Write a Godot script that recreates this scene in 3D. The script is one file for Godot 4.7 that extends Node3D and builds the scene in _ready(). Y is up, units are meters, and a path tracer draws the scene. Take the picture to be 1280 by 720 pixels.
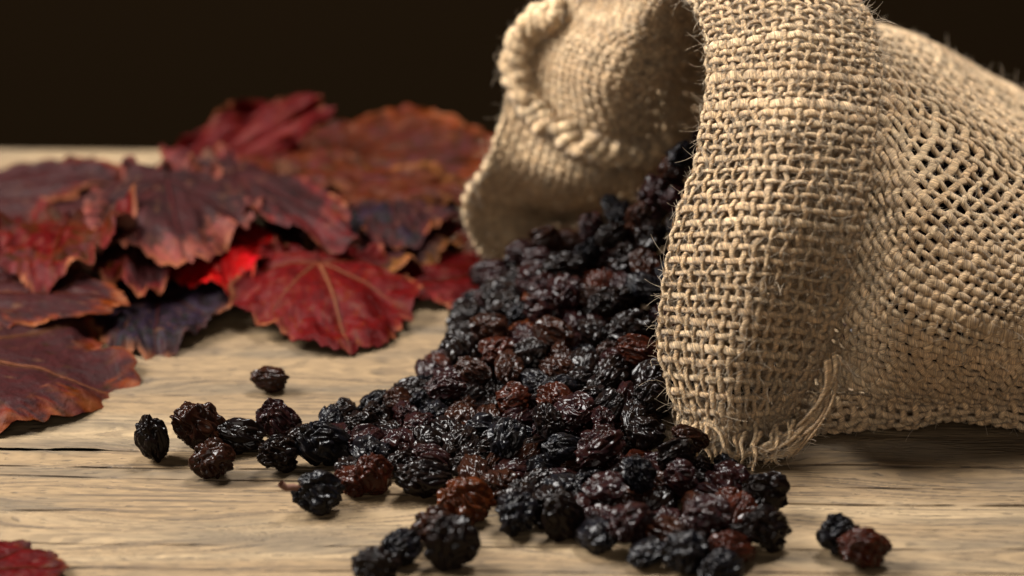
extends Node3D
# A close-up: a burlap sack lying on a weathered board table, raisins spilling from its mouth, red vine leaves behind.
# Lengths in helper tables are millimetres where noted; the scene itself is in metres.

var rng := RandomNumberGenerator.new()
var taken := {}
var rough_table := PackedFloat32Array()
var table_turn := deg_to_rad(-1.1)


func _ready() -> void:
	rng.seed = 20
	for k in 1024:
		rough_table.append(rng.randf())
	set_view()
	build_table()
	build_sack()
	build_raisins()
	build_leaves()


# ---------------------------------------------------------------- camera and light
func set_view() -> void:
	var cam := Camera3D.new()
	cam.name = "camera"
	var tilt := deg_to_rad(22.0)
	cam.position = Vector3(0, sin(tilt), cos(tilt)) * 0.70
	cam.rotation.x = -tilt
	var lens := CameraAttributesPhysical.new()
	lens.frustum_focal_length = 106.734
	lens.frustum_focus_distance = 0.598
	lens.exposure_aperture = 9.4
	lens.frustum_near = 0.02
	lens.frustum_far = 20.0
	cam.attributes = lens
	add_child(cam)
	cam.current = true
	var env := Environment.new()
	env.background_mode = Environment.BG_COLOR
	env.background_color = Color(0.022, 0.018, 0.015)
	env.tonemap_mode = Environment.TONE_MAPPER_LINEAR
	env.tonemap_exposure = 1.68
	env.sdfgi_enabled = true
	env.ssao_enabled = true
	env.ssil_enabled = true
	var we := WorldEnvironment.new()
	we.name = "surroundings"
	we.environment = env
	add_child(we)
	# window light from the upper left, a weak wide fill from the right
	soft_lamp("window_light", Vector3(-0.74, 0.68, 0.0), Vector3(0.0, 0.02, 0.03), Vector2(0.46, 0.5), 2.45, Color(1.0, 0.985, 0.965))
	soft_lamp("top_light", Vector3(0.18, 0.95, -0.15), Vector3(0.05, 0.0, 0.03), Vector2(0.28, 0.26), 1.15, Color(1.0, 0.985, 0.965))
	soft_lamp("fill_light", Vector3(0.0, 0.50, 1.10), Vector3(0.0, 0.0, 0.05), Vector2(0.7, 0.5), 0.26, Color(1.0, 0.95, 0.90))
	var backing := matte(lin(0.0105, 0.0062, 0.0029), 1.0)
	backing.metallic_specular = 0.0
	var wall := MeshInstance3D.new()
	wall.name = "backdrop"
	var bm := BoxMesh.new()
	bm.size = Vector3(5.0, 3.0, 0.02)
	wall.mesh = bm
	wall.position = Vector3(0.6, 0.3, -1.15)
	wall.material_override = backing
	wall.set_meta("kind", "structure")
	add_child(wall)




func soft_lamp(called: String, from: Vector3, to: Vector3, size: Vector2, energy: float, tint: Color) -> void:
	var l := AreaLight3D.new()
	l.name = called
	l.area_size = size
	l.light_energy = energy
	l.light_color = tint
	l.area_range = 5.0
	l.shadow_enabled = true
	add_child(l)
	l.look_at_from_position(from, to, Vector3.UP)


# ---------------------------------------------------------------- helpers
class Buf:
	var v := PackedVector3Array()
	var n := PackedVector3Array()
	var uv := PackedVector2Array()
	var c := PackedColorArray()
	var i := PackedInt32Array()


func numbered(called: String) -> String:
	var k: int = taken.get(called, -1) + 1
	taken[called] = k
	return called if k == 0 else "%s_%03d" % [called, k]


func mesh_of(b: Buf) -> ArrayMesh:
	var a := []
	a.resize(Mesh.ARRAY_MAX)
	a[Mesh.ARRAY_VERTEX] = b.v
	if b.n.is_empty():
		b.n = smooth(b.v, b.i)
	a[Mesh.ARRAY_NORMAL] = b.n
	if b.uv.size():
		a[Mesh.ARRAY_TEX_UV] = b.uv
	if b.c.size():
		a[Mesh.ARRAY_COLOR] = b.c
	a[Mesh.ARRAY_INDEX] = b.i
	var m := ArrayMesh.new()
	m.add_surface_from_arrays(Mesh.PRIMITIVE_TRIANGLES, a)
	return m


func smooth(v: PackedVector3Array, idx: PackedInt32Array) -> PackedVector3Array:
	var n := PackedVector3Array()
	n.resize(v.size())
	for t in range(0, idx.size(), 3):
		var a := idx[t]
		var b := idx[t + 1]
		var c := idx[t + 2]
		var f := (v[c] - v[a]).cross(v[b] - v[a])
		n[a] += f
		n[b] += f
		n[c] += f
	for k in n.size():
		n[k] = n[k].normalized()
	return n


func put(called: String, m: Mesh, mat: Material, parent: Node = self) -> MeshInstance3D:
	var o := MeshInstance3D.new()
	o.name = numbered(called) if parent == self else called
	o.mesh = m
	o.material_override = mat
	parent.add_child(o, true)
	return o


func thing(called: String, label: String, category: String, group := "", at := Vector3.ZERO) -> Node3D:
	var o := Node3D.new()
	o.name = numbered(called)
	o.position = at
	tag(o, label, category, group)
	add_child(o)
	return o


func tag(o: Node, label: String, category: String, group := "") -> void:
	o.set_meta("label", label)
	o.set_meta("category", category)
	if group:
		o.set_meta("group", group)


func noise(s: int, f: float, octaves := 3, kind := FastNoiseLite.TYPE_SIMPLEX_SMOOTH) -> FastNoiseLite:
	var x := FastNoiseLite.new()
	x.seed = s
	x.noise_type = kind
	x.frequency = f
	x.fractal_octaves = octaves
	x.fractal_type = FastNoiseLite.FRACTAL_FBM if octaves > 1 else FastNoiseLite.FRACTAL_NONE
	return x


func lin(r: float, g: float, b: float) -> Color:
	return Color(r, g, b).linear_to_srgb()


func matte(c: Color, rough := 0.9) -> StandardMaterial3D:
	var m := StandardMaterial3D.new()
	m.albedo_color = c
	m.roughness = rough
	return m


# One yarn: a flattened tube along points p with up vectors u, half width w, half thickness h.
func tube(b: Buf, p: PackedVector3Array, u: PackedVector3Array, w: PackedFloat32Array, h: PackedFloat32Array, sides: int, tint: Color, reps := 160.0) -> void:
	var m := p.size()
	if m < 2:
		return
	var start := b.v.size()
	var run := 0.0
	for k in m:
		var t := (p[mini(k + 1, m - 1)] - p[maxi(k - 1, 0)]).normalized()
		var side := t.cross(u[k]).normalized()
		var up := side.cross(t)
		if k > 0:
			run += p[k].distance_to(p[k - 1])
		var shade := tint * (0.82 + 0.25 * rough_table[(k / 3 * 13 + start * 7) & 1023]) if m > 30 else tint
		var wk := w[k]
		var hk := h[k]
		for s in sides + 1:
			var a := TAU * s / sides
			var ca := cos(a)
			var sa := sin(a)
			var lump := 0.95 + 0.10 * rough_table[(k * 7 + (s % sides) * 131 + start) & 1023] + 0.06 * sin(a * 2.0 + k * 1.15)
			b.v.append(p[k] + side * (ca * wk * lump) + up * (sa * hk * lump))
			b.n.append((side * (ca * hk) + up * (sa * wk)).normalized())
			b.uv.append(Vector2(float(s) / sides, run * reps))
			b.c.append(shade)
	for k in m - 1:
		var r0 := start + k * (sides + 1)
		var r1 := r0 + sides + 1
		for s in sides:
			b.i.append_array(PackedInt32Array([r0 + s, r0 + s + 1, r1 + s, r0 + s + 1, r1 + s + 1, r1 + s]))


func round_tube(b: Buf, p: PackedVector3Array, r0: float, r1: float, sides: int, tint: Color, up := Vector3(0.3, 1, 0.2)) -> void:
	var u := PackedVector3Array()
	var w := PackedFloat32Array()
	for k in p.size():
		u.append(up)
		w.append(lerpf(r0, r1, float(k) / (p.size() - 1)))
	tube(b, p, u, w, w, sides, tint)


# A loose fibre: a thin three-sided tube that bends as it goes.
func fibre(b: Buf, at: Vector3, dir: Vector3, length: float, r: float, tint: Color, segs := 3) -> void:
	var p := PackedVector3Array([at])
	var d := dir.normalized()
	var bend := Vector3(rng.randf_range(-1, 1), rng.randf_range(-1, 1), rng.randf_range(-1, 1)) * 0.55
	for k in segs:
		p.append(p[-1] + d * (length / segs))
		d = (d + bend).normalized()
	var start := b.v.size()
	for k in segs + 1:
		var t := (p[mini(k + 1, segs)] - p[maxi(k - 1, 0)]).normalized()
		var side := t.cross(Vector3(0.31, 0.83, 0.46)).normalized()
		var up := side.cross(t)
		var rk := r * (1.0 - 0.6 * k / segs)
		for s in 3:
			var o := side * cos(TAU * s / 3.0) + up * sin(TAU * s / 3.0)
			b.v.append(p[k] + o * rk)
			b.n.append(o)
			b.uv.append(Vector2(s / 3.0, k * 0.1))
			b.c.append(tint)
	for k in segs:
		var q := start + k * 3
		for s in 3:
			var s2 := (s + 1) % 3
			b.i.append_array(PackedInt32Array([q + s, q + s2, q + 3 + s, q + s2, q + 3 + s2, q + 3 + s]))


# ---------------------------------------------------------------- table
func stretched(s: int, f: float, w: int, h: int, to_w: int, to_h: int, octaves := 3) -> PackedByteArray:
	var n := noise(s, f, octaves)
	var im := n.get_image(w, h, false, false, true)
	im.convert(Image.FORMAT_L8)
	im.resize(to_w, to_h, Image.INTERPOLATE_CUBIC)
	return im.get_data()


func wood_pictures(s: int) -> Array:
	var w := 2048
	var h := 1024
	var band := stretched(s, 0.012, 24, 1024, w, h, 4)        # broad growth bands
	var grain := stretched(s + 1, 0.20, 56, 1024, w, h, 3)    # fine fibres
	var fine := stretched(s + 2, 0.5, 230, 1024, w, h, 2)    # short dark dashes
	var blot := stretched(s + 3, 0.035, 192, 512, w, h, 4)    # grey weathering, in long patches
	var spot := stretched(s + 4, 0.2, 512, 700, w, h, 2)
	var wave := stretched(s + 5, 0.03, 96, 256, w, h, 3)       # the grain sways round harder places
	var color := PackedByteArray()
	var relief := PackedByteArray()
	color.resize(w * h * 3)
	relief.resize(w * h)
	var base := Vector3(0.126, 0.081, 0.0385)
	var dark := Vector3(0.041, 0.025, 0.0125)
	var grey := Vector3(0.066, 0.047, 0.027)
	var pale := Vector3(0.205, 0.146, 0.079)
	for k in w * h:
		var sway := clampi(k / w + int((wave[k] - 128) * 0.30), 0, h - 1) * w + k % w
		var bd := band[sway] / 255.0
		var gr := grain[sway] / 255.0
		var fi := fine[sway] / 255.0
		var bl := blot[k] / 255.0
		var sp := spot[k] / 255.0
		var c := base.lerp(pale, clampf((bd - 0.48) * 1.9, 0.0, 0.85))
		c = c.lerp(dark, clampf((0.52 - gr) * 2.3, 0.0, 0.85))
		c = c.lerp(grey, clampf((bl - 0.52) * 2.8, 0.0, 0.75))
		var dash := clampf((0.36 - fi) * 4.0, 0.0, 0.6) * clampf((sp - 0.35) * 4.0, 0.0, 1.0)
		c = c.lerp(dark * 0.6, dash)
		c *= 0.60 + 0.80 * (fi * 0.6 + sp * 0.4)
		var q := k * 3
		color[q] = int(pow(c.x, 0.4545) * 255.0)
		color[q + 1] = int(pow(c.y, 0.4545) * 255.0)
		color[q + 2] = int(pow(c.z, 0.4545) * 255.0)
		relief[k] = int(clampf(0.35 + gr * 0.4 + fi * 0.25 - dash * 0.6, 0.0, 1.0) * 255.0)
	var ci := Image.create_from_data(w, h, false, Image.FORMAT_RGB8, color)
	var ri := Image.create_from_data(w, h, false, Image.FORMAT_L8, relief)
	return [ImageTexture.create_from_image(ci), ImageTexture.create_from_image(ri)]


# A board as a fine sheet with real checks (cracks): each crack is rows of vertices that follow its wandering line and dip.
# cracks: [z at x=0, slope, from x, to x, depth, half width, wander]
func board(x0: float, x1: float, z0: float, z1: float, cracks: Array, s: int, front_round: float, back_round: float) -> ArrayMesh:
	var rows := []                                             # [z, crack number or -1, share of the crack's width]
	var z := z0
	while z < z1 - 0.0015:
		rows.append([z, -1, 0.0])
		z += 0.004
	rows.append([z1, -1, 0.0])
	for k in cracks.size():
		for off in [-1.5, -0.6, -0.5, 0.5, 0.6, 1.5]:
			rows.append([cracks[k][0] + off * cracks[k][5], k, off])
	rows.sort_custom(func(a, b): return a[0] < b[0])
	var wander := noise(s, 9.0, 3)
	var swell := noise(s + 1, 6.0, 3)
	var joint := noise(71, 7.0, 3)
	var side_of := 1.0 if z0 > 0.1 else -1.0
	var fine := noise(s + 2, 60.0, 2)
	var ragged := noise(s + 3, 45.0, 2)
	var nx := int((x1 - x0) / 0.0022)
	var b := Buf.new()
	var nr := rows.size()
	for r in nr:
		for i in nx + 1:
			var x := lerpf(x0, x1, float(i) / nx)
			var zz: float = rows[r][0]
			# everything between two cracks follows their wander, blended
			var shift := 0.0
			var total := 0.0001
			for k in cracks.size():
				var d := absf(zz - cracks[k][0])
				var wgt := exp(-d * d / 0.00002)
				shift += wgt * (cracks[k][1] * x + cracks[k][6] * wander.get_noise_2d(x * 0.6, k * 7.0))
				total += wgt
			var edge := clampf(minf(zz - z0, z1 - zz) / 0.006, 0.0, 1.0)
			var zp := zz + shift / maxf(total, 1.0) * edge
			# the joint between the two boards is not quite straight
			var sway := 0.0022 * joint.get_noise_1d(x) + 0.0004 * joint.get_noise_1d(x * 7.0)
			zp += sway * exp(-pow((zz - 0.104) / 0.008, 2.0)) + 0.00012 * side_of * (0.5 + joint.get_noise_1d(x * 3.0 + 5.0)) * exp(-pow((zz - 0.104) / 0.002, 2.0))
			var y := 0.0007 * swell.get_noise_2d(x * 0.35, zp * 3.0) + 0.00016 * fine.get_noise_2d(x * 0.08, zp * 4.0)
			var k: int = rows[r][1]
			var crack_dark := 0.0
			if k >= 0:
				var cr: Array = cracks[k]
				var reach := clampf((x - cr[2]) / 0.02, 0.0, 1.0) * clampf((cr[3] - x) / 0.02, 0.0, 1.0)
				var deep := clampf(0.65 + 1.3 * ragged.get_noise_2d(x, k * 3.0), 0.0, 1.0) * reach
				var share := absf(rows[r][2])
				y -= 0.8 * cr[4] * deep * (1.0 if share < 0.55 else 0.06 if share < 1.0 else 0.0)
				crack_dark = (0.75 if share < 0.55 else 0.5 if share < 1.0 else 0.0) * deep  # vertex colour is darker along the crack, strongest on its floor
			for e in [[zp - z0, back_round], [z1 - zp, front_round]]:
				var er: float = e[1]
				if er > 0.0 and e[0] < er:
					var q: float = 1.0 - e[0] / er
					y -= er * (1.0 - sqrt(maxf(1.0 - q * q, 0.0)))
			b.v.append(Vector3(x, y, zp))
			b.uv.append(Vector2((x + 0.34) / 0.68, (zp + 0.125) / 0.34))
			b.c.append(Color.WHITE.lerp(Color(0.36, 0.28, 0.21), crack_dark))
	for r in nr - 1:
		for i in nx:
			var a := r * (nx + 1) + i
			b.i.append_array(PackedInt32Array([a, a + 1, a + nx + 1, a + 1, a + nx + 2, a + nx + 1]))
	b.n = smooth(b.v, b.i)
	# sides and underside
	var rim := []
	for i in nx + 1:
		rim.append(i)
	for r in range(1, nr):
		rim.append(r * (nx + 1) + nx)
	for i in range(nx - 1, -1, -1):
		rim.append((nr - 1) * (nx + 1) + i)
	for r in range(nr - 2, 0, -1):
		rim.append(r * (nx + 1))
	var first := b.v.size()
	for k in rim.size():
		var p: Vector3 = b.v[rim[k]]
		var q: Vector3 = b.v[rim[(k + 1) % rim.size()]]
		var out := (q - p).cross(Vector3.UP).normalized()
		for y in [p.y, -0.034]:
			b.v.append(Vector3(p.x, y, p.z))
			b.n.append(out)
			b.uv.append(Vector2((p.x + 0.34) / 0.68, (p.z - y + 0.125) / 0.34))
			b.c.append(Color.WHITE)
	for k in rim.size():
		var a := first + k * 2
		var c := first + ((k + 1) % rim.size()) * 2
		b.i.append_array(PackedInt32Array([a, a + 1, c, c, a + 1, c + 1]))
	return mesh_of(b)


func build_table() -> void:
	var t := thing("wooden_table", "weathered tan wooden table top of wide cracked boards under the sack", "table")
	t.rotation.y = table_turn
	var mats := []
	for s in [5]:
		var pics := wood_pictures(s)
		var m := StandardMaterial3D.new()
		m.albedo_texture = pics[0]
		m.roughness = 0.72
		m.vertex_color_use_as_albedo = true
		m.metallic_specular = 0.35
		m.heightmap_enabled = true
		m.heightmap_texture = pics[1]
		m.heightmap_scale = 0.06
		mats.append(m)
	var back := [
		[-0.060, 0.01, -0.3, 0.05, 0.0016, 0.0009, 0.004],
		[0.0425, 0.01, -0.085, -0.045, 0.0018, 0.0010, 0.002],
		[0.030, -0.01, -0.3, 0.3, 0.0009, 0.0006, 0.003],
		[0.072, 0.005, -0.3, -0.06, 0.0009, 0.0006, 0.003],
	]
	var front := [
		[0.1092, 0.006, 0.02, 0.3, 0.0016, 0.0005, 0.003],
		[0.1135, 0.004, -0.15, -0.02, 0.0016, 0.0005, 0.002],
		[0.1195, 0.012, -0.3, 0.3, 0.0013, 0.00045, 0.003],
		[0.1265, 0.006, -0.075, 0.3, 0.0020, 0.0006, 0.003],
		[0.1345, 0.0, -0.3, -0.085, 0.0022, 0.0007, 0.003],
		[0.1405, 0.006, 0.06, 0.3, 0.0017, 0.0006, 0.002],
		[0.1500, -0.004, -0.3, 0.3, 0.0010, 0.0004, 0.004],
		[0.1620, 0.004, -0.3, 0.3, 0.0012, 0.0005, 0.004],
	]
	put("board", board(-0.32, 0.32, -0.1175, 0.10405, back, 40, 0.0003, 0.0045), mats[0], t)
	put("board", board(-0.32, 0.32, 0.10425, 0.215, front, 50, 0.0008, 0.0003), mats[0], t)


# ---------------------------------------------------------------- sack
# The cloth of the sack is one tube: from the turned-under edge of the cuff, over the cuff, round the fold of the mouth, down the inside and along the body.
func sack_rings() -> Array:
	return [
		[Vector3(61.5, 1.1, 97.8), Vector3(67.5, 25.1, 104.5), Vector3(72.5, 50.4, 103), Vector3(77.6, 71.6, 92.2), Vector3(79.9, 85.3, 77.5), Vector3(79.2, 94.1, 59.1), Vector3(69.2, 95.8, 32.1), Vector3(43, 88.1, 12.6), Vector3(37.2, 78.2, 4.2), Vector3(33.8, 63.3, -3.7), Vector3(31.6, 43.6, -13.4), Vector3(26.9, 23.5, -18), Vector3(22.6, 3.5, -51.6), Vector3(22.6, 1, -38.3), Vector3(30.1, 1, -9.3), Vector3(66, 1.1, 53.6)],
		[Vector3(61.8, 1, 98), Vector3(71.7, 25.3, 107), Vector3(77.4, 51.1, 107), Vector3(82.4, 72.2, 96), Vector3(84.9, 85.3, 80), Vector3(85.3, 94.6, 62), Vector3(74.9, 98.1, 35), Vector3(38.9, 91.7, 19.3), Vector3(34, 82.4, 14.1), Vector3(31, 67.4, 6.4), Vector3(28.7, 45.6, -6.2), Vector3(23.1, 23.2, -12.3), Vector3(18.2, 1, -60.2), Vector3(17.7, 1, -43), Vector3(24.1, 1, -10.2), Vector3(70, 1.2, 55)],
		[Vector3(50, 1, 103.5), Vector3(52, 29.9, 113), Vector3(55.8, 54.6, 111), Vector3(61.4, 75.8, 101), Vector3(64.1, 90.1, 86), Vector3(62.7, 101.1, 68), Vector3(51, 101.2, 37), Vector3(32.4, 90.2, 12.7), Vector3(23.5, 80.2, 1.6), Vector3(18.2, 65.2, -4.7), Vector3(15.8, 46.9, -10.5), Vector3(10.4, 28.2, -11.5), Vector3(5.1, 6.4, -39.5), Vector3(6.4, 1, -28.5), Vector3(14.7, 1, -6.9), Vector3(50, 1, 55)],
		[Vector3(42.6, 1, 103.5), Vector3(37.2, 26.5, 101.2), Vector3(39.6, 48.7, 95.9), Vector3(45.9, 69.9, 85.9), Vector3(49.2, 84.6, 73.4), Vector3(48.2, 94.7, 59.6), Vector3(39.8, 96.7, 32.8), Vector3(25.2, 86.2, 7.1), Vector3(11.8, 75.9, -8.2), Vector3(3.8, 62.3, -12.5), Vector3(1.4, 47.6, -11.8), Vector3(-3.8, 33.8, -6.9), Vector3(-9.6, 18.5, -13), Vector3(-6.4, 7.1, -9.6), Vector3(4.2, 1, -1.1), Vector3(33.2, 1.2, 50.8)],
		[Vector3(41.2, 1, 103.5), Vector3(34.4, 25.9, 99), Vector3(36.5, 47.6, 93), Vector3(42.9, 68.7, 83), Vector3(46.3, 83.5, 71), Vector3(45.4, 93.4, 58), Vector3(37.6, 95.8, 32), Vector3(23.8, 85.4, 6), Vector3(9.6, 75.1, -10), Vector3(1.1, 61.7, -14), Vector3(-1.3, 47.7, -12), Vector3(-6.5, 34.9, -6), Vector3(-12.5, 20.8, -8), Vector3(-8.8, 8.2, -6), Vector3(2.2, 1, 0), Vector3(30, 1.2, 50)],
		[Vector3(43.3, 1, 101.7), Vector3(37.5, 25.5, 98.2), Vector3(39.8, 47.5, 92.2), Vector3(45.9, 68.6, 82.2), Vector3(49.1, 83.5, 69.9), Vector3(47.8, 93.5, 56.4), Vector3(39.6, 95.6, 31.7), Vector3(26.1, 85.4, 8.2), Vector3(13.3, 74.9, -5.8), Vector3(5.6, 61.6, -10), Vector3(3.3, 47.2, -9.8), Vector3(-2, 33.6, -5.7), Vector3(-7.8, 17.8, -14.7), Vector3(-4.7, 7.1, -10.5), Vector3(5.5, 1.1, -0.6), Vector3(33.2, 1.2, 49.7)],
		[Vector3(54.8, 1, 92), Vector3(53.8, 23.7, 94), Vector3(57.2, 46.7, 88), Vector3(61.7, 68, 78), Vector3(63.8, 83.3, 64), Vector3(60.1, 93.6, 48), Vector3(49.7, 94.1, 30), Vector3(38.1, 85.1, 20), Vector3(32.9, 74, 16), Vector3(29.6, 60.6, 11), Vector3(27.2, 44.4, 2), Vector3(21.7, 26.9, -4), Vector3(16.8, 1.9, -50), Vector3(16.5, 1, -34), Vector3(23.1, 1.9, -4), Vector3(50, 1, 48)],
		[Vector3(75, 1.5, 90), Vector3(75.5, 18.6, 87), Vector3(80.1, 43.4, 82), Vector3(84.6, 64.6, 71), Vector3(86, 79.1, 60), Vector3(82.8, 84.2, 40), Vector3(76.4, 82.9, 18), Vector3(67.7, 75.6, -6), Vector3(62.9, 64.4, -20), Vector3(60.9, 50, -30), Vector3(59.3, 33.7, -37), Vector3(57.8, 18.8, -42), Vector3(56.4, 7, -43), Vector3(56.3, 1, -38), Vector3(66, 1, -10), Vector3(75, 1, 48)],
		[Vector3(96.3, 4, 88), Vector3(92.4, 25.9, 106), Vector3(93.4, 45.2, 102), Vector3(97.2, 60.5, 85), Vector3(103.4, 70.5, 55), Vector3(106.1, 69.8, 30), Vector3(110.6, 68.6, 0), Vector3(115.4, 58.4, -35), Vector3(112, 44, -61), Vector3(112, 34, -71), Vector3(112, 25, -74), Vector3(112, 15, -70), Vector3(110, 6, -60), Vector3(108, 1, -40), Vector3(108, 1, 0), Vector3(108, 1, 50)],
		[Vector3(126.7, 1.8, 86), Vector3(122.8, 23.6, 103), Vector3(122.6, 40, 99), Vector3(125.4, 49.2, 84), Vector3(129.3, 55.4, 56), Vector3(133.9, 54.9, 30), Vector3(138.6, 51.8, 0), Vector3(144.1, 42.3, -35), Vector3(152, 30, -60), Vector3(153, 25, -70), Vector3(154, 19, -73), Vector3(156, 13, -70), Vector3(152, 6, -60), Vector3(150, 1, -40), Vector3(148, 1, 0), Vector3(146, 1, 50)],
		[Vector3(168.7, 5.4, 71.2), Vector3(167.7, 22.8, 84.8), Vector3(167.7, 36, 81.6), Vector3(168.3, 43.4, 69.6), Vector3(169.3, 48.3, 47.2), Vector3(170.5, 47.9, 26.4), Vector3(171.6, 45.4, 2.4), Vector3(173, 37.9, -25.6), Vector3(175, 28, -45.6), Vector3(175.2, 24, -53.6), Vector3(175.5, 19.2, -56), Vector3(176, 14.4, -53.6), Vector3(175, 8.8, -45.6), Vector3(174.5, 4.8, -29.6), Vector3(174, 4.8, 2.4), Vector3(173.5, 4.8, 42.4)],
		[Vector3(182.7, 14.9, 17.9), Vector3(181.7, 16.6, 19.3), Vector3(181.7, 17.9, 19), Vector3(182.3, 18.7, 17.8), Vector3(183.3, 19.2, 15.5), Vector3(184.5, 19.1, 13.4), Vector3(185.6, 18.9, 11), Vector3(187, 18.1, 8.2), Vector3(189, 17.1, 6.2), Vector3(189.2, 16.7, 5.4), Vector3(189.5, 16.2, 5.2), Vector3(190, 15.8, 5.4), Vector3(189, 15.2, 6.2), Vector3(188.5, 14.8, 7.8), Vector3(188, 14.8, 11), Vector3(187.5, 14.8, 15)],
	]


func closed_curve(p: Array, n: int) -> PackedVector3Array:
	var m := p.size()
	var o := PackedVector3Array()
	for k in n:
		var x := float(k) / n * m
		var i := int(x)
		var t := x - i
		var a: Vector3 = p[(i + m - 1) % m]
		var b: Vector3 = p[i % m]
		var c: Vector3 = p[(i + 1) % m]
		var d: Vector3 = p[(i + 2) % m]
		o.append(0.5 * ((2.0 * b) + (c - a) * t + (2.0 * a - 5.0 * b + 4.0 * c - d) * t * t + (3.0 * b - a - 3.0 * c + d) * t * t * t) * 0.001)
	return o


# A sheet of cloth sampled on a grid: s runs round (wrapping when closed), v along. Positions and normals are read by interpolation.
class Sheet:
	var p: Array[PackedVector3Array] = []
	var n: Array[PackedVector3Array] = []
	var ns := 0
	var nv := 0
	var closed := true
	var v0 := 0.0
	var v1 := 1.0

	func normals() -> void:
		n.clear()
		for i in ns:
			var row := PackedVector3Array()
			row.resize(nv)
			var a: PackedVector3Array = p[(i + 1) % ns if closed else mini(i + 1, ns - 1)]
			var b: PackedVector3Array = p[(i + ns - 1) % ns if closed else maxi(i - 1, 0)]
			var me: PackedVector3Array = p[i]
			for j in nv:
				row[j] = (a[j] - b[j]).cross(me[mini(j + 1, nv - 1)] - me[maxi(j - 1, 0)]).normalized()
			n.append(row)

	func at(s: float, v: float, of: Array) -> Vector3:
		var x := s * (ns if closed else ns - 1)
		var i := floori(x)
		var fx := x - i
		var i2 := 0
		if closed:
			i = posmod(i, ns)
			i2 = (i + 1) % ns
		else:
			i = clampi(i, 0, ns - 2)
			i2 = i + 1
			fx = clampf(x - i, 0.0, 1.0)
		var y := clampf((v - v0) / (v1 - v0), 0.0, 1.0) * (nv - 1)
		var j := mini(int(y), nv - 2)
		var fy := y - j
		var ra: PackedVector3Array = of[i]
		var rb: PackedVector3Array = of[i2]
		return ra[j].lerp(ra[j + 1], fy).lerp(rb[j].lerp(rb[j + 1], fy), fx)


var CUFF := 0.046
var DEEP := 0.205
var twist_from := 0.036
var sack: Sheet


func make_sack_sheet() -> Sheet:
	var rings := []
	var ns := 224
	for r in sack_rings():
		rings.append(closed_curve(r, ns))
	var sh := Sheet.new()
	sh.ns = ns
	sh.nv = 230
	sh.v0 = -CUFF
	sh.v1 = DEEP
	var rumple := noise(3, 28.0, 2)
	var nr := rings.size()
	for i in ns:
		# chord lengths, then a smooth curve through the rings' points
		var k := PackedFloat32Array([0.0])
		for r in nr - 1:
			k.append(k[-1] + maxf(rings[r][i].distance_to(rings[r + 1][i]), 0.0008))
		var pts := PackedVector3Array()
		var run := PackedFloat32Array()
		var total := 0.0
		var rim := 0.0
		var tang := []
		for r in nr:
			var lo := maxi(r - 1, 0)
			var hi := mini(r + 1, nr - 1)
			tang.append((rings[hi][i] - rings[lo][i]) / (k[hi] - k[lo]))
		for r in nr - 1:
			var d := k[r + 1] - k[r]
			for q in 14:
				var t := q / 14.0
				var t2 := t * t
				var t3 := t2 * t
				var pt: Vector3 = rings[r][i] * (2 * t3 - 3 * t2 + 1) + tang[r] * d * (t3 - 2 * t2 + t) + rings[r + 1][i] * (3 * t2 - 2 * t3) + tang[r + 1] * d * (t3 - t2)
				if pts.size():
					total += pt.distance_to(pts[-1])
				if r == 4 and q == 0:
					rim = total
				pts.append(pt)
				run.append(total)
		# resample by length: 0 at the fold of the mouth
		var row := PackedVector3Array()
		var at := 0
		for j in sh.nv:
			var v := lerpf(sh.v0, sh.v1, float(j) / (sh.nv - 1))
			var want := rim + (v if v > 0.0 else v / CUFF * rim)
			while at < pts.size() - 2 and run[at + 1] < want:
				at += 1
			var f := clampf((want - run[at]) / maxf(run[at + 1] - run[at], 1e-6), 0.0, 1.0)
			var pos := pts[at].lerp(pts[at + 1], f)
			row.append(pos)
		sh.p.append(row)
	# soften the patchwork a little, then rumple the cloth along its normals
	for pass_ in 2:
		var old: Array = sh.p.duplicate(true)
		for i in ns:
			for j in range(1, sh.nv - 1):
				sh.p[i][j] = (old[i][j] * 2.0 + old[(i + 1) % ns][j] + old[(i + ns - 1) % ns][j] + old[i][j - 1] * 0.5 + old[i][j + 1] * 0.5) / 5.0
	sh.normals()
	for i in ns:
		for j in sh.nv:
			var pos: Vector3 = sh.p[i][j]
			pos += sh.n[i][j] * (0.0014 * rumple.get_noise_3dv(pos))
			pos.y = maxf(pos.y, 0.0016)
			sh.p[i][j] = pos
	sh.normals()
	return sh


func easing(a: float, b: float, x: float) -> float:
	return smoothstep(a, b, x)


# The body was turned when it was laid down, so its threads run askew there.
func skew_s(v: float) -> float:
	return -0.38 * maxf(v - twist_from, 0.0) * easing(twist_from, twist_from + 0.02, v) / 0.40


func skew_v(s: float, v: float) -> float:
	var x := fposmod(s + 0.04, 1.0)
	var up := 0.034 * easing(0.0, 0.40, x) * (1.0 - easing(0.5, 1.0, x))
	return up * easing(twist_from - 0.012, twist_from + 0.05, v)


var jute_tone := [Color(0.716, 0.496, 0.286), Color(0.752, 0.526, 0.311), Color(0.671, 0.453, 0.253), Color(0.78, 0.562, 0.339), Color(0.707, 0.475, 0.267)]


func yarn_tint() -> Color:
	var c: Color = jute_tone[rng.randi() % 5]
	var k := rng.randf_range(0.86, 1.12)
	return Color(c.r * k, c.g * k, c.b * k)


func seen(s: float, v: float) -> bool:
	# parts of the cloth that can face the open side of the scene: cuff front, body front and top, far inner wall
	var x := fposmod(s, 1.0)
	if v < -0.002:
		return x < 0.47 or x > 0.97
	if v < 0.055:
		return x > 0.3 and x < 0.96 or v < 0.006 or v > 0.03
	return (x < 0.56 or x > 0.98) and v < 0.2


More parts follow.
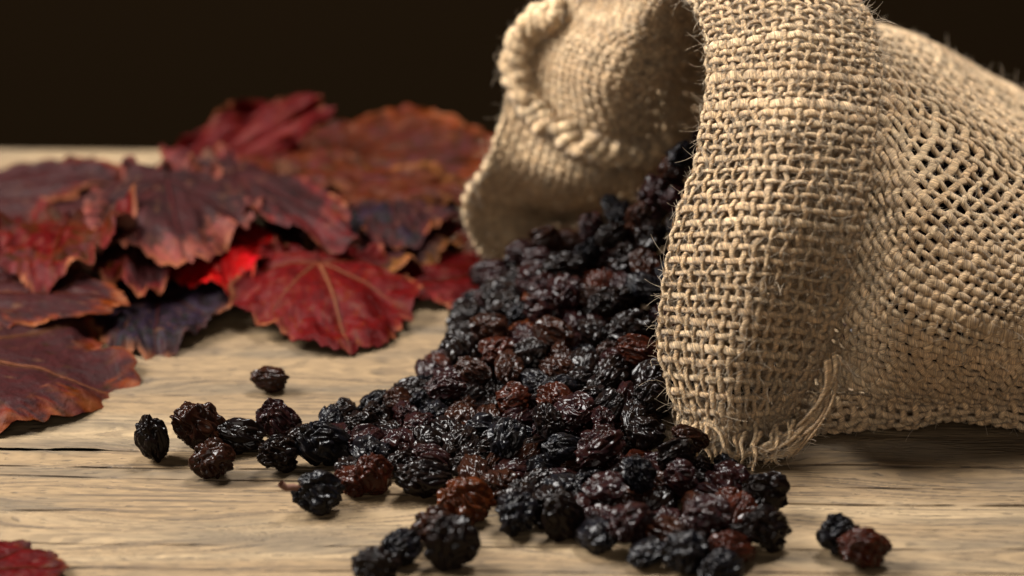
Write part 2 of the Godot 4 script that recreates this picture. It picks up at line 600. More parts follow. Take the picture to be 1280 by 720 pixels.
# The far wall of the mouth is closer woven than the stretched front of the body.
func dense(s: float, v: float) -> float:
	var x := fposmod(s, 1.0)
	if v < 0.0:
		return 1.0
	var far_wall := smoothstep(0.34, 0.44, x) * (1.0 - smoothstep(0.9, 0.97, x)) * (1.0 - smoothstep(0.14, 0.16, v))
	return lerpf(1.0, 1.16, far_wall)


func slub(n: FastNoiseLite, id: float, run: float) -> float:
	var x := n.get_noise_2d(run * 42.0, id * 13.7)
	var y := n.get_noise_2d(run * 9.0 + 71.0, id * 5.3)
	var q := n.get_noise_2d(run * 230.0 + 9.0, id * 7.7)
	return minf(1.0 + 0.20 * x + 0.20 * q + 1.6 * maxf(y - 0.42, 0.0), 1.75)


# Weaves yarns over the sheet between va and vb and adds them to buf. Returns places where fibres may stand.
func weave(buf: Buf, sh: Sheet, n_warp: int, pitch: float, va: float, vb: float, fat: float, roots: Array, root_share: float) -> void:
	var wob := noise(17, 1.0, 2)
	var big := noise(18, 1.0, 1)
	var amp := 0.00044
	var step_v := pitch / 3.0
	for i in n_warp:                                           # along the sack
		var p := PackedVector3Array()
		var u := PackedVector3Array()
		var w := PackedFloat32Array()
		var h := PackedFloat32Array()
		var sign_i := 1.0 if i % 2 == 0 else -1.0
		var tint := yarn_tint()
		var own := rng.randf_range(0.72, 1.25)
		var v := va
		var s_base := float(i) / n_warp
		while v <= vb + 1e-6:
			var s := s_base + skew_s(v) + 0.0011 * wob.get_noise_2d(v * 110.0, i * 9.1)
			var full := seen(s, v)
			var g := skew_v(s, v)
			g = skew_v(s, v - g)
			var j := (v - g) / pitch
			var n := sh.at(s, v, sh.n)
			p.append(sh.at(s, v, sh.p) + n * (amp * sign_i * cos(PI * j)))
			u.append(n)
			var k := slub(big, i, v) * own
			var f := fat * dense(s, v)
			w.append(0.00078 * f * k)
			h.append(0.00050 * f * (0.7 + 0.3 * k))
			if full and v < 0.195 and rng.randf() < root_share * (0.35 if dense(s, v) > 1.05 else 1.0):
				roots.append([p[-1], n, i])
			v += step_v if full else step_v * 1.5
		tube(buf, p, u, w, h, 6, tint)
	var jb := ceili(vb / pitch)
	for j in range(floori(va / pitch), jb + 1):                # round the sack
		var vj := j * pitch
		if vj < va - 0.001 or vj > vb:
			continue
		var p := PackedVector3Array()
		var u := PackedVector3Array()
		var w := PackedFloat32Array()
		var h := PackedFloat32Array()
		var sign_j := -1.0 if posmod(j, 2) == 0 else 1.0
		var tint := yarn_tint()
		var own := rng.randf_range(0.72, 1.28)
		var s := 0.0
		while s <= 1.00001:
			var v := vj + 0.0007 * wob.get_noise_2d(cos(s * TAU) * 22.0, sin(s * TAU) * 22.0 + j * 9.7)
			v += skew_v(s, vj)
			var full := seen(s, v)
			var i := (s - skew_s(v)) * n_warp
			var n := sh.at(s, v, sh.n)
			if v <= vb + 0.002:
				p.append(sh.at(s, v, sh.p) + n * (amp * sign_j * cos(PI * i)))
				u.append(n)
				var k := slub(big, j + 300.0, cos(s * TAU) * 0.06 + sin(s * TAU) * 0.03) * own
				var f := fat * dense(s, v)
				w.append(0.00068 * f * k)
				h.append(0.00047 * f * (0.7 + 0.3 * k))
				if full and v < 0.195 and rng.randf() < root_share * (0.35 if dense(s, v) > 1.05 else 1.0):
					roots.append([p[-1], n, -1])
			elif p.size():
				tube(buf, p, u, w, h, 6, tint)
				p = PackedVector3Array()
				u = PackedVector3Array()
				w = PackedFloat32Array()
				h = PackedFloat32Array()
			s += (1.0 if full else 1.5) / (n_warp * 3.0)
		tube(buf, p, u, w, h, 6, tint)


func jute_material() -> StandardMaterial3D:
	var w := 128
	var h := 256
	var n := noise(77, 0.03, 3)
	var fine := noise(78, 0.11, 2)
	var im := Image.create(w, h, false, Image.FORMAT_RGB8)
	var hi := Image.create(w, h, false, Image.FORMAT_L8)
	for y in h:
		for x in w:
			# fibres wind round the yarn: streaks slope across the picture, and it wraps both ways
			var a := TAU * (float(x) / w + 3.0 * float(y) / h)
			var q := TAU * float(y) / h
			var f := n.get_noise_3d(cos(a) * 42.0, sin(a) * 42.0, sin(q) * 9.0) * 0.6 + fine.get_noise_3d(cos(a) * 42.0, sin(a) * 42.0, cos(q) * 14.0) * 0.55
			var k := clampf(0.80 + 0.62 * f, 0.25, 1.0)
			im.set_pixel(x, y, Color(k, k * 0.99, k * 0.965))
			hi.set_pixel(x, y, Color(0.5 + f, 0.5 + f, 0.5 + f))
	var m := StandardMaterial3D.new()
	m.albedo_texture = ImageTexture.create_from_image(im)
	m.vertex_color_use_as_albedo = true
	m.roughness = 0.85
	m.metallic_specular = 0.3
	m.heightmap_enabled = true
	m.heightmap_texture = ImageTexture.create_from_image(hi)
	m.heightmap_scale = 0.03
	m.rim_enabled = true
	m.rim = 0.25
	m.rim_tint = 0.6
	return m


func fuzz(roots: Array, short_share: float, far := 1.0, again := 0.0) -> ArrayMesh:
	var b := Buf.new()
	var all := roots.duplicate()
	all.append_array(roots.slice(0, int(roots.size() * again)))
	for r in all:
		var n: Vector3 = r[1]
		var out := n * (1.0 if rng.randf() < 0.5 else -1.0)
		var flat := Vector3(rng.randfn(), rng.randfn(), rng.randfn())
		flat = (flat - n * flat.dot(n)).normalized()
		var tint := Color(0.76, 0.595, 0.42) * rng.randf_range(0.8, 1.25)
		if rng.randf() < short_share:
			fibre(b, r[0] + out * 0.0004, flat * 1.2 + out * rng.randf_range(0.02, 0.9), rng.randf_range(0.0011, 0.0030), 0.000095, tint, 3)
		else:
			fibre(b, r[0] + out * 0.0003, flat * 1.4 + out * rng.randf_range(0.1, 0.9), rng.randf_range(0.003, 0.0085) * far, 0.00009, tint, 5)
	return mesh_of(b)


func build_sack() -> void:
	var jute := jute_material()
	sack = make_sack_sheet()
	var root := thing("burlap_sack", "open tan burlap sack lying on its side with folded cuff, spilling raisins", "sack")
	var n_warp := 128
	var cuff := Buf.new()
	var cuff_roots := []
	weave(cuff, sack, n_warp, 0.0024, -CUFF, 0.0, 0.98, cuff_roots, 1.0)
	var body := Buf.new()
	var body_roots := []
	weave(body, sack, n_warp, 0.0025, 0.0, DEEP - 0.001, 1.24, body_roots, 0.9)
	var o := put("sack_body", mesh_of(body), jute, root)
	o.set_meta("kind", "stuff")
	o = put("folded_cuff", mesh_of(cuff), jute, root)
	o.set_meta("kind", "stuff")
	o = put("cuff_fuzz", fuzz(cuff_roots, 0.80, 1.0, 1.0), jute, root)
	o.set_meta("kind", "stuff")
	o = put("body_fuzz", fuzz(body_roots, 0.80), jute, root)
	o.set_meta("kind", "stuff")
	seam_welt(root, jute)
	mouth_cord(root, jute)
	frayed_corner(root, jute)


# The sewn seam along the foot of the body: a fin of doubled cloth that leans out onto the table.
func seam_welt(root: Node3D, jute: Material) -> void:
	var line := [Vector3(62, 10.0, 93.6), Vector3(76, 10.6, 95.1), Vector3(92, 10.2, 96.1), Vector3(108, 10.4, 95.6), Vector3(124, 9.2, 96.1), Vector3(142, 8.8, 95.6), Vector3(165, 8.8, 92.6)]
	var low := [Vector3(62, 1.4, 92.5), Vector3(76, 1.5, 93.5), Vector3(90, 2.6, 93), Vector3(104, 4.2, 91.5), Vector3(120, 2.8, 93), Vector3(140, 1.4, 93.5), Vector3(165, 1.4, 91)]
	var sh := Sheet.new()
	sh.ns = 40
	sh.nv = 80
	sh.v0 = 0.0
	sh.v1 = 0.104
	for i in sh.ns:
		sh.p.append(PackedVector3Array())
	var c1 := Curve3D.new()
	var c2 := Curve3D.new()
	for k in line.size():
		for pair in [[c1, line], [c2, low]]:
			var a: Vector3 = pair[1][maxi(k - 1, 0)]
			var d: Vector3 = pair[1][mini(k + 1, line.size() - 1)]
			pair[0].add_point(pair[1][k] * 0.001, (a - d) * 0.000166, (d - a) * 0.000166)
	for j in sh.nv:
		var t := float(j) / (sh.nv - 1)
		var a := c1.sample_baked(t * c1.get_baked_length(), true)
		var b := c2.sample_baked(t * c2.get_baked_length(), true)
		var mid := (a + b) * 0.5
		var down := (b - a) * 0.5
		var front := Vector3(1, 0, 0).cross(down).normalized()
		if front.z < 0:
			front = -front
		for i in sh.ns:
			var q := TAU * i / sh.ns
			var bulge := 0.0024 * (1.0 + 0.3 * sin(t * 23.0) + 0.2 * sin(t * 41.0 + 1.0))
			sh.p[i].append(mid - down * cos(q) * 1.05 + front * (sin(q) * bulge))
	sh.normals()
	var keep := twist_from
	twist_from = 1e9                                           # no twist here
	var b := Buf.new()
	var roots := []
	weave_plain(b, sh, 10, 0.0030, 0.104, roots)
	twist_from = keep
	var o := put("bottom_seam", mesh_of(b), jute, root)
	o.set_meta("kind", "stuff")
	put("seam_fuzz", fuzz(roots, 0.7), jute, o).set_meta("kind", "stuff")
	# stitching thread pressed into the crease above the seam
	var st := Buf.new()
	for k in 30:
		var t := (k + 0.5) / 30.0
		var a := c1.sample_baked(t * c1.get_baked_length(), true) + Vector3(0, 0.0016, 0.0016)
		round_tube(st, PackedVector3Array([a - Vector3(0.0013, 0.0002, 0.001), a + Vector3(0, 0.0002, 0.0006), a + Vector3(0.0013, -0.0004, -0.001)]), 0.00035, 0.00035, 5, Color(0.30, 0.20, 0.11))
	put("stitching", mesh_of(st), jute, o)


func weave_plain(buf: Buf, sh: Sheet, n_round: int, pitch: float, length: float, roots: Array) -> void:
	var wob := noise(27, 1.0, 2)
	for i in n_round:
		var p := PackedVector3Array()
		var u := PackedVector3Array()
		var w := PackedFloat32Array()
		var v := 0.0
		while v < length:
			var s := (i + 0.35 * wob.get_noise_2d(v * 90.0, i * 5.0)) / n_round
			var n := sh.at(s, v, sh.n)
			p.append(sh.at(s, v, sh.p) + n * (0.0005 * cos(PI * v / pitch) * (1.0 if i % 2 else -1.0)))
			u.append(n)
			w.append(0.00075 * (1.0 + 0.3 * wob.get_noise_2d(v * 60.0, i * 3.0 + 40.0)))
			if rng.randf() < 0.25:
				roots.append([p[-1], n, 0])
			v += pitch / 3.0
		tube(buf, p, u, w, w, 6, yarn_tint())
	for j in range(1, int(length / pitch)):
		var p := PackedVector3Array()
		var u := PackedVector3Array()
		var w := PackedFloat32Array()
		for k in n_round * 3 + 1:
			var s := k / (n_round * 3.0)
			var v := j * pitch + 0.0005 * wob.get_noise_2d(s * 6.0, j * 7.0) + 0.0012 * sin(s * TAU)
			var n := sh.at(s, v, sh.n)
			p.append(sh.at(s, v, sh.p) + n * (0.0005 * cos(PI * s * n_round) * (-1.0 if j % 2 else 1.0)))
			u.append(n)
			w.append(0.0009)
			if rng.randf() < 0.25:
				roots.append([p[-1], n, 0])
		tube(buf, p, u, w, w, 6, yarn_tint())


# The whipped rope hem that shows on the far inner wall of the mouth.
func mouth_cord(root: Node3D, jute: Material) -> void:
	var way := [Vector2(7.7, -0.002), Vector2(8.5, 0.001), Vector2(9.3, 0.003), Vector2(9.8, 0.009), Vector2(10.1, 0.017), Vector2(10.25, 0.028), Vector2(10.25, 0.040), Vector2(10.2, 0.052)]
	var c := Curve3D.new()
	var pts := []
	for w in way:
		var s: float = w.x / 16.0
		var p := sack.at(s, w.y, sack.p)
		var n := sack.at(s, w.y, sack.n)
		if n.dot(Vector3(-0.4, 0.2, 0.9)) < 0.0:
			n = -n
		pts.append(p + n * 0.0022)
	for k in pts.size():
		var d: Vector3 = (pts[mini(k + 1, pts.size() - 1)] - pts[maxi(k - 1, 0)]) * 0.166
		c.add_point(pts[k], -d, d)
	var total := c.get_baked_length()
	var rope := Node3D.new()
	rope.name = "mouth_rope"
	root.add_child(rope)
	var roots := []
	var uneven := noise(61, 0.12, 2)
	for strand in 3:
		var b := Buf.new()
		var p := PackedVector3Array()
		for k in 201:
			var run := total * k / 200.0
			var at := c.sample_baked(run, true)
			var t := (c.sample_baked(minf(run + 0.001, total), true) - c.sample_baked(maxf(run - 0.001, 0.0), true)).normalized()
			var side := t.cross(Vector3(0.2, 0.3, 0.93)).normalized()
			var up := side.cross(t)
			var a := TAU * (run / 0.0098 + strand / 3.0 + 0.25 * uneven.get_noise_1d(run * 900.0))
			p.append(at + side * (cos(a) * 0.0025) + up * (sin(a) * 0.0025))
			for more in 3:
				roots.append([p[-1], (side * cos(a) + up * sin(a)).normalized(), 0])
			roots.append([p[-1], (side * cos(a) + up * sin(a)).normalized(), 0])
		var u := PackedVector3Array()
		var w := PackedFloat32Array()
		for k in p.size():
			u.append(Vector3(0.2, 0.3, 0.93))
			w.append(0.0019 * (1.0 + 0.22 * uneven.get_noise_2d(k * 0.9, strand * 20.0)))
			p[k] += Vector3(uneven.get_noise_2d(k, 50.0 + strand), uneven.get_noise_2d(k, 90.0 + strand), uneven.get_noise_2d(k, 130.0)) * 0.0012
		tube(b, p, u, w, w, 9, yarn_tint())
		put("strand", mesh_of(b), jute, rope)
	put("rope_fuzz", fuzz(roots, 0.6), jute, rope).set_meta("kind", "stuff")


func bunch(from: Vector3, to: Vector3, sag: Vector3, r: float, strands: int, splay: float) -> Array:
	var b := Buf.new()
	var roots := []
	for k in strands:
		var p := PackedVector3Array()
		var off := Vector3(rng.randfn(), rng.randfn(), rng.randfn()) * r * 0.75
		var far := Vector3(rng.randfn(), rng.randfn() * 0.5, rng.randfn()) * splay
		var twirl := rng.randf() * TAU
		for q in 11:
			var t := q / 10.0
			var at := from.lerp(to, t) + sag * (4.0 * t * (1.0 - t)) + off * (1.0 - 0.4 * t) + far * t * t
			at += Vector3(sin(t * 9.0 + twirl), cos(t * 8.0 + twirl), sin(t * 7.0 + twirl * 2.0)) * r * 0.5
			at.y = maxf(at.y, 0.0008)
			p.append(at)
			roots.append([at, Vector3(rng.randfn(), rng.randfn(), rng.randfn()).normalized(), 0])
		round_tube(b, p, r * 0.75, r * 0.45, 5, yarn_tint() * 1.08)
	return [b, roots]


# Frayed ends at the lower corner of the cuff.
func frayed_corner(root: Node3D, jute: Material) -> void:
	var fr := Node3D.new()
	fr.name = "frayed_edge"
	root.add_child(fr)
	var m := 0.001
	var ends := [
		[Vector3(73, 27, 111), Vector3(66, 9, 110.5), Vector3(2.0, 1.0, 2.5), 0.9, 4, 0.8],
		[Vector3(73.5, 25, 111.5), Vector3(64.5, 3, 112.5), Vector3(2.5, 0.5, 2.0), 0.6, 2, 0.3],
		[Vector3(71, 16, 110), Vector3(54, 3.5, 111), Vector3(2, -2, 2), 0.75, 4, 0.9],
		[Vector3(70, 13, 110.5), Vector3(57, 3, 111.5), Vector3(1, -2, 2), 0.65, 3, 1.0],
		[Vector3(66, 9, 111), Vector3(49, 3, 110.5), Vector3(0, -1.5, 2), 0.8, 4, 1.0],
		[Vector3(72, 22, 111), Vector3(60, 6, 111), Vector3(3.0, -1.0, 2.0), 0.85, 4, 1.2],
		[Vector3(43.0, 10, 108), Vector3(41.5, 0.8, 110), Vector3(-0.5, 0, 1.5), 0.9, 4, 0.7],
		[Vector3(46.0, 10, 109), Vector3(46.0, 0.8, 111.5), Vector3(0, 0, 1.5), 0.95, 4, 0.7],
		[Vector3(44.5, 11, 109), Vector3(51.5, 3, 112), Vector3(0, 1, 1.5), 0.8, 3, 0.5],
		[Vector3(49.0, 9, 110), Vector3(49.2, 0.8, 111.5), Vector3(0, 0, 1.5), 0.8, 4, 0.8],
		[Vector3(53.0, 9, 111), Vector3(52.5, 1.0, 112.5), Vector3(0, 0, 1.2), 0.8, 4, 0.9],
		[Vector3(57.0, 9, 111.5), Vector3(55.5, 1.2, 113), Vector3(0, 0, 1.2), 0.8, 4, 1.0],
		[Vector3(61.0, 10, 111.5), Vector3(59.5, 2.0, 113), Vector3(0, 0, 1.0), 0.8, 4, 1.0],
		[Vector3(65.0, 12, 111.5), Vector3(64.5, 4.0, 112.5), Vector3(0, 0, 1.0), 0.7, 3, 0.9],
		[Vector3(69.0, 17, 111.5), Vector3(69.5, 8.0, 112), Vector3(0, 0, 1.0), 0.7, 3, 0.9],
		[Vector3(73.0, 27, 111), Vector3(75.0, 24.0, 110.5), Vector3(0, 1, 1.0), 0.7, 3, 0.9],
	]
	for e in ends:
		var got := bunch(e[0] * m, e[1] * m, e[2] * m, e[3] * m, e[4], e[5] * m)
		var o := put("frayed_thread", mesh_of(got[0]), jute, fr)
		put("thread_fuzz", fuzz(got[1], 0.55, 0.8), jute, o).set_meta("kind", "stuff")


# ---------------------------------------------------------------- raisins
# Shapes: wrinkled, partly collapsed bodies; each is one closed skin. reach = half lengths in units of the raisin's radius.
func raisin_shape(s: int, reach: Vector3, deep: float) -> ArrayMesh:
	var nu := 104
	var nv := 68
	var big := noise(s, 0.75, 1)
	var mid := noise(s + 1, 0.75, 1)
	var low := noise(s + 2, 1.35, 1)
	var skin := noise(s + 3, 3.2, 1)
	var warp := noise(s + 4, 1.3, 1)
	var b := Buf.new()
	for j in nv + 1:
		var th := PI * j / nv
		for i in nu + 1:
			var ph := TAU * (i % nu) / nu
			var d := Vector3(cos(th), sin(th) * cos(ph), sin(th) * sin(ph))
			var q := Vector3(d.x * 0.58, d.y, d.z)
			q += 0.38 * Vector3(warp.get_noise_3dv(q * 1.0), warp.get_noise_3dv(q + Vector3(9, 0, 0)), warp.get_noise_3dv(q + Vector3(0, 9, 0)))
			var a := big.get_noise_3dv(q * 1.2)
			var m := mid.get_noise_3dv(q * 1.35)
			var l := low.get_noise_3dv(q)
			var k := skin.get_noise_3dv(q)
			var fold := sqrt(0.5 + 0.5 * sin(m * 7.5 + a * 2.0))   # rounded folds between narrow creases
			var fold2 := sqrt(0.5 + 0.5 * sin(l * 7.0))
			var fold3 := sqrt(0.5 + 0.5 * sin(k * 9.0))
			var r := 0.90 + 0.24 * a + deep * (0.17 * fold - 0.09 + 0.030 * fold2 + 0.007 * fold3)
			# the stalk end is pinched in
			r *= 1.0 - 0.20 * exp(-pow(absf(th) / 0.28, 2.0)) * deep
			b.v.append(Vector3(d.x * reach.x, d.y * reach.y, d.z * reach.z) * r)
			var red := clampf(0.5 + 1.6 * warp.get_noise_3dv(d * 1.6 + Vector3(3, 3, 3)), 0.0, 1.0)
			b.c.append(Color(lerpf(0.75, 1.5, red), lerpf(0.95, 1.0, red), lerpf(1.05, 0.75, red)))
	for j in nv:
		for i in nu:
			var p := j * (nu + 1) + i
			b.i.append_array(PackedInt32Array([p, p + 1, p + nu + 1, p + 1, p + nu + 2, p + nu + 1]))
	# weld normals over the seam and the poles
	var n := smooth(b.v, b.i)
	for j in nv + 1:
		var sum := (n[j * (nu + 1)] + n[j * (nu + 1) + nu]).normalized()
		n[j * (nu + 1)] = sum
		n[j * (nu + 1) + nu] = sum
	for j in [0, nv]:
		var sum := Vector3.ZERO
		for i in nu:
			sum += n[j * (nu + 1) + i]
		for i in nu + 1:
			n[j * (nu + 1) + i] = sum.normalized()
	if n[(nv / 2) * (nu + 1)].dot(b.v[(nv / 2) * (nu + 1)]) < 0.0:
		for k in range(0, b.i.size(), 3):
			var x := b.i[k]
			b.i[k] = b.i[k + 1]
			b.i[k + 1] = x
		for k in n.size():
			n[k] = -n[k]
	b.n = n
	return mesh_of(b)


var raisin_meshes := []                                       # [mesh, word for its shape]
var raisin_skins := []                                        # [material, word for its colour]


func raisin_kinds() -> void:
	var forms := [
		[Vector3(1.12, 0.95, 0.92), 0.95, "round"], [Vector3(1.05, 0.98, 0.88), 1.1, "round"], [Vector3(1.08, 0.92, 0.98), 0.8, "round"],
		[Vector3(1.28, 0.88, 0.82), 1.0, "oval"], [Vector3(1.25, 0.92, 0.78), 1.15, "oval"], [Vector3(1.30, 0.84, 0.90), 0.85, "oval"],
		[Vector3(1.34, 0.84, 0.80), 1.0, "long"], [Vector3(1.34, 0.80, 0.86), 1.15, "long"], [Vector3(1.38, 0.82, 0.78), 0.9, "long"],
		[Vector3(1.15, 1.05, 0.66), 1.1, "flattened"], [Vector3(1.22, 0.98, 0.62), 0.95, "flattened"], [Vector3(1.10, 1.10, 0.70), 1.2, "flattened"],
		[Vector3(1.10, 0.90, 0.86), 1.5, "deeply shrivelled"], [Vector3(1.22, 0.86, 0.80), 1.45, "deeply shrivelled"], [Vector3(1.30, 0.92, 0.72), 1.55, "deeply shrivelled"],
	]
	for k in forms.size():
		raisin_meshes.append([raisin_shape(100 + k * 11, forms[k][0], forms[k][1]), forms[k][2]])
	var tones := [
		[Color(0.0048, 0.0026, 0.0024), 0.18, "jet black"], [Color(0.0044, 0.0035, 0.0045), 0.25, "bluish black"], [Color(0.0105, 0.0034, 0.0036), 0.20, "purple black"],
		[Color(0.0135, 0.0045, 0.0028), 0.18, "dark brown"], [Color(0.022, 0.0050, 0.0028), 0.18, "reddish brown"], [Color(0.036, 0.0085, 0.0030), 0.14, "amber brown"],
	]
	for t in tones:
		var m := StandardMaterial3D.new()
		m.albedo_color = t[0].linear_to_srgb()
		m.vertex_color_use_as_albedo = true
		m.roughness = t[1]
		m.metallic_specular = 0.25
		var nt := NoiseTexture2D.new()
		nt.width = 256
		nt.height = 256
		nt.seamless = true
		nt.noise = noise(900, 0.02, 4)
		m.heightmap_enabled = true
		m.heightmap_texture = nt
		m.heightmap_scale = 0.003
		m.uv1_triplanar = true
		m.uv1_scale = Vector3.ONE * 0.9
		raisin_skins.append([m, t[2]])


func seg_dist(p: Vector2, a: Vector2, b: Vector2) -> Array:
	var t := clampf((p - a).dot(b - a) / maxf((b - a).length_squared(), 1e-9), 0.0, 1.0)
	return [p.distance_to(a.lerp(b, t)), t]


# Height of the heap over the table, millimetres.
func heap(x: float, z: float) -> float:
	# ridges of the heap: from, to, fall per millimetre away from it (steeper where the sack holds it)
	var runs := [[Vector3(80, 84, 8), Vector3(58, 84, 10), 1.6], [Vector3(58, 84, 10), Vector3(43, 76, 27), 1.4], [Vector3(43, 76, 27), Vector3(33, 33, 54), 1.15], [Vector3(33, 33, 54), Vector3(17, 21, 80), 0.85],
		[Vector3(30, 27, 56), Vector3(0, 17, 64), 0.85], [Vector3(0, 17, 64), Vector3(-14, 12, 82), 0.7],
		[Vector3(17, 20, 80), Vector3(8, 15, 112), 0.66], [Vector3(8, 15, 112), Vector3(32, 14, 142), 0.62], [Vector3(15, 17, 76), Vector3(-14, 10, 84), 0.66], [Vector3(-14, 10, 84), Vector3(-42, 8, 97), 0.62],
		[Vector3(-10, 11, 100), Vector3(-36, 8, 111), 0.62], [Vector3(32, 14, 142), Vector3(43, 9, 156), 0.62], [Vector3(29, 24, 88), Vector3(34, 13, 122), 0.62], [Vector3(34, 13, 122), Vector3(42, 9, 134), 0.62]]
	var best := 0.0
	for r in runs:
		var g := seg_dist(Vector2(x, z), Vector2(r[0].x, r[0].z), Vector2(r[1].x, r[1].z))
		best = maxf(best, lerpf(r[0].y, r[1].y, g[1]) - r[2] * g[0])
	return best


func build_raisins() -> void:
	raisin_kinds()
	rng.seed = 77
	# loose ones first: x, z (mm), radius, form, tone, yaw, roll, label
	var loose := [
		[-60, 69, 4.1, 5, 3, 0.1, 0.2, "small smooth oval dark brown raisin lying alone behind the others near the leaves"],
		[-84, 108.5, 5.0, 6, 0, 1.2, 1.2, "tall upright jet black raisin at the far left end of the loose row"],
		[-73, 104, 6.6, 4, 3, 0.6, 0.7, "big glossy dark brown raisin with deep folds, second from the left in the loose row"],
		[-64.5, 103, 5.3, 8, 0, 0.0, 0.2, "low long jet black raisin, third from the left in the loose row"],
		[-69, 117.5, 5.1, 1, 3, 0.4, 0.5, "round brown raisin lying in front of the big glossy folded one"],
		[-55.5, 96, 5.2, 12, 2, 0.2, 0.9, "purple black shrivelled raisin behind the gap between row and heap"],
		[-54.0, 114, 4.8, 13, 0, 0.8, 0.4, "jet black shrivelled raisin at the left foot of the heap, above the stalked one"],
		[-44.0, 110.0, 5.9, 14, 1, 0.4, 0.6, "large bluish black raisin with fine ridges at the left foot of the heap"],
		[-43.2, 134, 5.4, 0, 1, 0.3, 0.3, "bluish black raisin with a short stalk, alone in front of the heap's left end"],
		[-36, 126, 4.2, 2, 4, 0.2, 0.5, "small reddish brown raisin touching the wood behind the stalked one"],
		[-31, 126, 4.9, 3, 4, 1.0, 1.1, "upright reddish brown oval raisin at the front edge of the heap's left half"],
		[-20, 126, 5.5, 7, 0, 0.5, 0.3, "dark flat-lying long raisin at the front edge, right of the upright oval one"],
		[57, 136, 5.2, 9, 0, 0.2, 0.2, "flattened jet black raisin lying alone on the wood in front of the sack"],
		[71, 154, 4.9, 12, 1, 0.7, 0.9, "bluish black raisin lying on the wood below the sack, paired with a reddish one"],
		[75.5, 160.5, 5.2, 3, 4, 0.4, 0.4, "reddish brown raisin touching a bluish one on the wood at front right"],
		[-17, 151, 5.0, 1, 3, 0.2, 0.4, "dark brown raisin at the back of the blurred front cluster"],
		[-24, 159, 4.8, 12, 1, 0.9, 0.2, "bluish black raisin at the left of the blurred front cluster"],
		[-13, 161.5, 5.8, 11, 0, 0.2, 0.9, "big jet black raisin at the right of the blurred front cluster"],
		[-29, 167, 4.6, 3, 0, 0.2, 0.3, "jet black raisin cut by the lower edge, left of the blurred cluster"],
		[-10, 139, 5.9, 0, 5, 0.3, 0.6, "translucent amber brown round raisin at the front foot of the heap"],
		[1, 145, 5.2, 1, 1, 1.3, 0.4, "bluish black round raisin on the wood beside the amber one"],
		[11.5, 147, 5.4, 10, 0, 0.5, 1.0, "flattened jet black raisin with a broad shiny face at the front foot of the heap"],
		[55, 153, 5.4, 13, 0, 0.6, 0.5, "jet black shrivelled raisin at the right edge of the blurred front foot"],
		[47, 160, 4.8, 7, 4, 0.6, 0.5, "long reddish brown raisin at the lower right end of the blurred front foot"],
		[37, 163, 5.6, 2, 1, 0.6, 0.5, "rounded bluish black raisin with a bright glint at the lowest front foot"],
	]
	var c := PackedVector3Array()
	var rad := PackedFloat32Array()
	for l in loose:
		c.append(Vector3(l[0], l[2] * 0.7, l[1]))
		rad.append(l[2] * 0.93)
	var fixed := c.size()
	# fill the heap
	var full := {}                                             # 10.5 mm cells, so that only near ones are compared
	for tries in 40000:
		var x := rng.randf_range(-62, 74)
		var z := rng.randf_range(2, 168)
		var top := heap(x, z)
		var y := rng.randf_range(2.0, 84.0) if tries % 2 else rng.randf_range(2.0, 16.0)
		if top < 3.0 or y > maxf(top, 4.5) or blocked(x, y, z):
			continue
		var p := Vector3(x, y, z)
		var r := rng.randf_range(3.6, 4.95)
		var key := Vector3i((p / 10.5).floor())
		var free := true
		for q in 27:
			for other in full.get(key + Vector3i(q % 3 - 1, q / 3 % 3 - 1, q / 9 - 1), []):
				if c[other].distance_to(p) < (rad[other] + r) * 0.80:
					free = false
		if not free:
			continue
		if not full.has(key):
			full[key] = []
		full[key].append(c.size())
		c.append(p)
		rad.append(r)
	for turn in 70:
		var cells := {}
		for k in c.size():
			var key := Vector3i(c[k] / 10.5)
			if not cells.has(key):
				cells[key] = PackedInt32Array()
			cells[key].append(k)
		for k in range(c.size()):
			var key := Vector3i(c[k] / 10.5)
			var push := Vector3.ZERO
			for dx in [-1, 0, 1]:
				for dy in [-1, 0, 1]:
					for dz in [-1, 0, 1]:
						var near = cells.get(key + Vector3i(dx, dy, dz))
						if near == null:
							continue
						for q in near:
							if q == k:
								continue
							var d := c[k] - c[q]
							var want := (rad[k] + rad[q]) * 0.99
							var len := d.length()
							if len < want:
								push += (d / len if len > 0.01 else Vector3.UP) * (want - len) * (0.42 if q >= fixed else 0.8)
			if k < fixed:
				continue
			var p := c[k] + push.limit_length(3.0) + Vector3(0, -0.45 if turn < 60 else -0.15, 0)
			p.y = maxf(p.y, rad[k] * 0.78)
			var top := heap(p.x, p.z)
			if top < 3.0:
				var home := Vector3(14, p.y, 84) if p.z < 110.0 else Vector3(26, p.y, 118)
				p = p.move_toward(home, 1.2)
			if p.y > top + 1.0:
				p.y = maxf(lerpf(p.y, top, 0.25), rad[k] * 0.78)
			if blocked(p.x, p.y, p.z):
				p = p.lerp(Vector3(20, p.y, 70), 0.03) if p.z < 110 else p + Vector3(0, 0, 0.6)
			if turn > 50:
				p.y = minf(p.y, maxf(top + 0.8, rad[k] * 0.8))
			c[k] = p
	# build: the ones that show are things, those buried deep are one mass
	var order := []
	for k in range(fixed, c.size()):
		if blocked(c[k].x, c[k].y, c[k].z):
			continue
		order.append([heap(c[k].x, c[k].z) - c[k].y + maxf(0.0, 8.0 - c[k].z) + 1.6 * maxf(0.0, c[k].x - 45.0), k])
	order.sort_custom(func(a, b): return a[0] < b[0])
